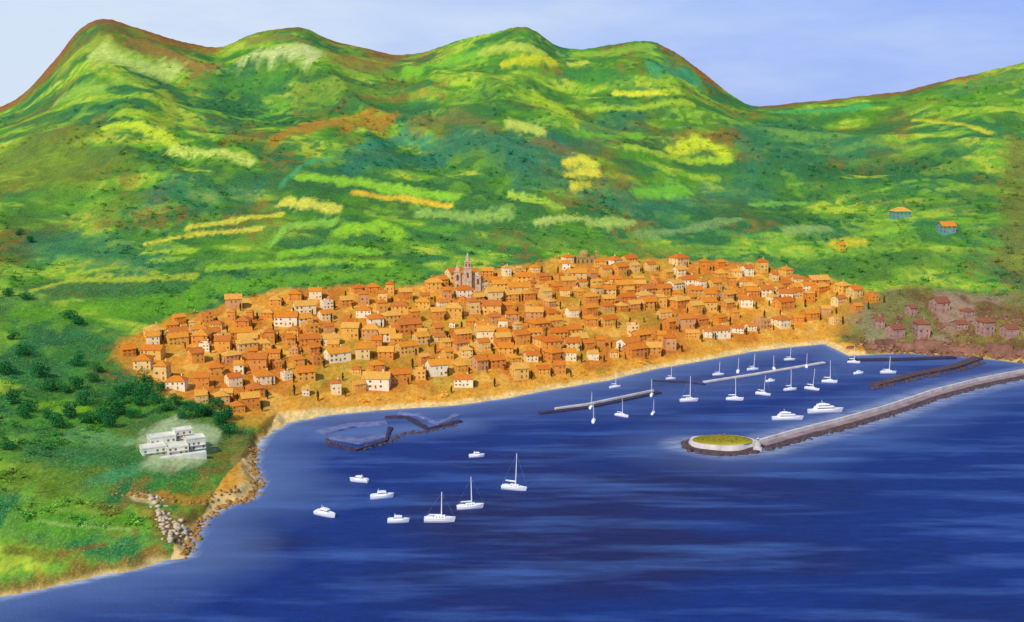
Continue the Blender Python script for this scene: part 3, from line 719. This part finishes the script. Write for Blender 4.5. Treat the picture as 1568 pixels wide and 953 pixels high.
# ------------------------------------------------------------------ boats
hullm = simple('white_gelcoat', (240, 240, 244), rough=.35, var=.06, spec=.5, bump=0)
mastm = simple('aluminium_mast', (232, 234, 240), rough=.4, var=.05, bump=0)
sailm = simple('furled_sail', (236, 234, 226), var=.1)
def hull(mb, Ln, B, fb, dr_=.6):
    n = 14; rows = []
    for i in range(n+1):
        s = i/n; x = -Ln/2+Ln*s
        w = B/2*(1-max(0, (s-.45)/.55)**2.2)*(.8+.2*min(1, s/.3)); w = max(w, .03)
        sh = fb*(1+.28*s*s); k = -dr_*(1-max(0, (s-.75)/.25)**2)
        xo = (s**4)*Ln*.03
        rows.append([(x+xo,-w,sh),(x,-w*.92,sh*.4),(x-xo*.5,-w*.6,k*.5),(x-xo,0,k),(x-xo*.5,w*.6,k*.5),(x,w*.92,sh*.4),(x+xo,w,sh)])
    vs = [p for r in rows for p in r]; m_ = 7
    fs = [(i*m_+j, (i+1)*m_+j, (i+1)*m_+j+1, i*m_+j+1) for i in range(n) for j in range(m_-1)]
    fs += [(i*m_+6, (i+1)*m_+6, (i+1)*m_, i*m_) for i in range(n)]
    fs += [tuple(range(6, -1, -1)), tuple(n*m_+j for j in range(m_))]
    mb.add(vs, fs)
hb_ = MB(); hull(hb_, 16, 4.8, 2.2); S_h = hb_.mesh('hull', hullm)
cb = MB(); cb.box(-3,3.4,-1.4,1.4,2.2,3.5,.82); cb.box(-6.6,-3.2,-1.6,1.6,2.3,2.8,.95); S_c = cb.mesh('cabin', hullm)
gb = MB(); [gb.box(x_q, x_q+1, -1.36, 1.36, 2.6, 3.0) for x_q in (-2,-.4,1.2)]; S_w = gb.mesh('portholes', glass)
ma = MB(); ma.tube((1,0,2), (1,0,20), .34, .2, 8); ma.tube((1,0,4.2), (-5.8,0,4.4), .14, .12, 6); ma.tube((.95,-1.3,13), (.95,1.3,13), .07)
ma.tube((1,0,19.5), (8.2,0,2.8), .015, .015, 4); ma.tube((1,0,19.5), (-7.8,0,2.3), .015, .015, 4)
for sg in (-1, 1): ma.tube((1,0,19.5), (.95,sg*1.3,13), .02,.02,4); ma.tube((.95,sg*1.3,13), (.6,sg*2.2,2.3), .02,.02,4)
S_m = ma.mesh('mast_and_rigging', mastm)
sl = MB(); sl.tube((.7,0,4.7), (-5.6,0,4.8), .36, .2, 8); S_s = sl.mesh('furled_sails', sailm)
S_r = MB().box(-7.4,-6.9,-.1,.1,-.8,1.4).mesh('rudder', hullm)
def sailboat(u, v, L_=16, rz=0, mast=1):
    x, y = sea_pt(u, v); s = L_/16
    e = empty('sailboat', (x, y, 0), rz, (s, s, s))
    e.rotation_euler = (random.uniform(-.05, .05), random.uniform(-.06, .06), rz)
    for nm, me in (('hull', S_h), ('cabin', S_c), ('portholes', S_w), ('rudder', S_r)): put(nm, me, parent=e)
    put('mast_and_rigging', S_m, parent=e, sc=(1, 1, mast)); put('furled_sails', S_s, parent=e, sc=(1, 1, mast))
hb_ = MB(); hull(hb_, 12, 4.4, 1.9); M_h = hb_.mesh('hull', hullm)
cb = MB(); cb.box(-2.6,2.6,-1.5,1.5,1.95,3.7,.8); cb.box(-2.2,1,-1.1,1.1,3.72,3.9); cb.box(-5.4,-2.7,-1.5,1.5,2.0,2.4,.96); cb.tube((-1.5,-1.2,3.8),(-1.9,0,5.2),.07); cb.tube((-1.5,1.2,3.8),(-1.9,0,5.2),.07); M_c = cb.mesh('cabin', hullm)
gb = MB(); gb.box(-2.2,2.35,-1.36,1.36,2.8,3.2); M_w = gb.mesh('windscreen', glass)
def motorboat(u, v, L_=12, rz=0):
    x, y = sea_pt(u, v); e = empty('motorboat', (x, y, 0), rz, L_/12)
    for nm, me in (('hull', M_h), ('cabin', M_c), ('windscreen', M_w)): put(nm, me, parent=e)
hb_ = MB(); hull(hb_, 30, 6.8, 3); Y_h = hb_.mesh('hull', hullm)
cb = MB(); cb.box(-10,8,-2.6,2.6,3,5.4,.9); cb.box(-8,3.5,-2.1,2.1,5.42,7.4,.88); cb.box(-6,0,-1.5,1.5,7.42,8.2,.8); cb.tube((-3,0,8),(-4,0,11),.15); cb.tube((-3.7,-1,9.8),(-3.7,1,9.8),.08); Y_c = cb.mesh('superstructure', hullm)
gb = MB(); gb.box(-8,7.2,-2.55,2.55,4.1,4.8); gb.box(-7,3.1,-2.03,2.03,6.2,6.8); Y_w = gb.mesh('windows', glass)
def yacht(u, v, L_=30, rz=0):
    x, y = sea_pt(u, v); e = empty('motor_yacht', (x, y, 0), rz, L_/30)
    for nm, me in (('hull', Y_h), ('superstructure', Y_c), ('windows', Y_w)): put(nm, me, parent=e)
sailboat(787, 750, 18, -.25, 1.2); sailboat(720, 779, 18, .15, 1.0); sailboat(673, 799, 20, 0, .8)
motorboat(730, 700, 12, .2); motorboat(550, 738, 14, 2.9); motorboat(585, 763, 16, .25); motorboat(498, 790, 16, -.5); motorboat(610, 800, 14, .05)
for (u, v, l, r, mm) in [(909,646,11,1.4,1.3),(952,638,13,-.6,1.0),(942,594,12,.4,1.2),(998,606,10,1.3,1.3),(1055,615,17,.1,1.15),(1125,613,16,-.2,1.1),(1168,605,14,-.4,1.1),(1210,598,13,.2,1.3),
  (1243,597,14,-.5,1.2),(1270,586,15,-.3,1.2),(1153,567,13,.3,1.1),(1209,552,12,.1,1.1),(1307,556,13,-.3,1.2),(1360,572,16,0,.9),(1100,575,12,.2,1.0),(1130,570,11,1.3,1.1),(1185,566,11,1.4,1.1),(1000,634,9,1.2,1.2),(1235,562,11,1.3,1.1),(1027,581,10,.2,1.2),(905,625,10,1.3,1.2)]:
    sailboat(u, v, l, r, mm)
yacht(1206, 643, 27, 0.05); yacht(1264, 632, 32, .15); motorboat(1315, 573, 11, .3); motorboat(1180, 585, 10, .3)

# ------------------------------------------------------------------ light, sky, camera
S_dir = Vector((-.42, -.72, .8)).normalized()
el = math.asin(S_dir.z); rot = math.atan2(S_dir.x, S_dir.y)
w = bpy.data.worlds.new('World'); scene.world = w; w.use_nodes = True; nt = w.node_tree; L = nt.links
bg = nt.nodes['Background']; sk = nt.nodes.new('ShaderNodeTexSky'); sk.sky_type = 'NISHITA'; sk.sun_disc = False
sk.sun_elevation = el; sk.sun_rotation = rot; sk.air_density = 1.0; sk.dust_density = .6; sk.ozone_density = 2.0
tc = nt.nodes.new('ShaderNodeTexCoord'); sx_ = nt.nodes.new('ShaderNodeSeparateXYZ'); L.new(tc.outputs['Generated'], sx_.inputs[0])
mp = nt.nodes.new('ShaderNodeMapping'); mp.inputs['Scale'].default_value = (2.2, 2.2, 9); L.new(tc.outputs['Generated'], mp.inputs[0])
n = noise_node(nt, 1.8, 5, mp.outputs[0], .6)
add = nt.nodes.new('ShaderNodeMath'); add.operation = 'MULTIPLY_ADD'; L.new(sx_.outputs[0], add.inputs[0]); add.inputs[1].default_value = -.8; L.new(n.outputs[0], add.inputs[2])
BS = .13
def skc(c): return tuple(v/BS for v in lin(c))+(1,)
r = ramp(nt, add.outputs[0], [(.15, skc((152,180,248))), (.5, skc((186,206,248))), (.8, skc((212,228,248)))])
hz = ramp(nt, sx_.outputs[2], [(.12, W(.95)), (.45, W(.15))])
c = mix(nt, hz.outputs[0], sk.outputs[0], r.outputs[0])
L.new(c, bg.inputs[0]); bg.inputs[1].default_value = BS
sd_ = bpy.data.lights.new('sun', 'SUN'); sd_.energy = 3.5; sd_.angle = math.radians(.5); sd_.color = (1, .94, .84)
so = bpy.data.objects.new('sun', sd_); COL.objects.link(so); so.rotation_euler = S_dir.to_track_quat('Z', 'Y').to_euler(); so.location = (-300, -300, 900)
cam = bpy.data.cameras.new('camera'); cam.sensor_width = 36; cam.lens = F/1568*36; cam.clip_end = 40000; cam.clip_start = 1
co = bpy.data.objects.new('camera', cam); COL.objects.link(co); co.location = (0, 0, H); co.rotation_euler = (math.radians(90)-PITCH, 0, 0)
scene.camera = co
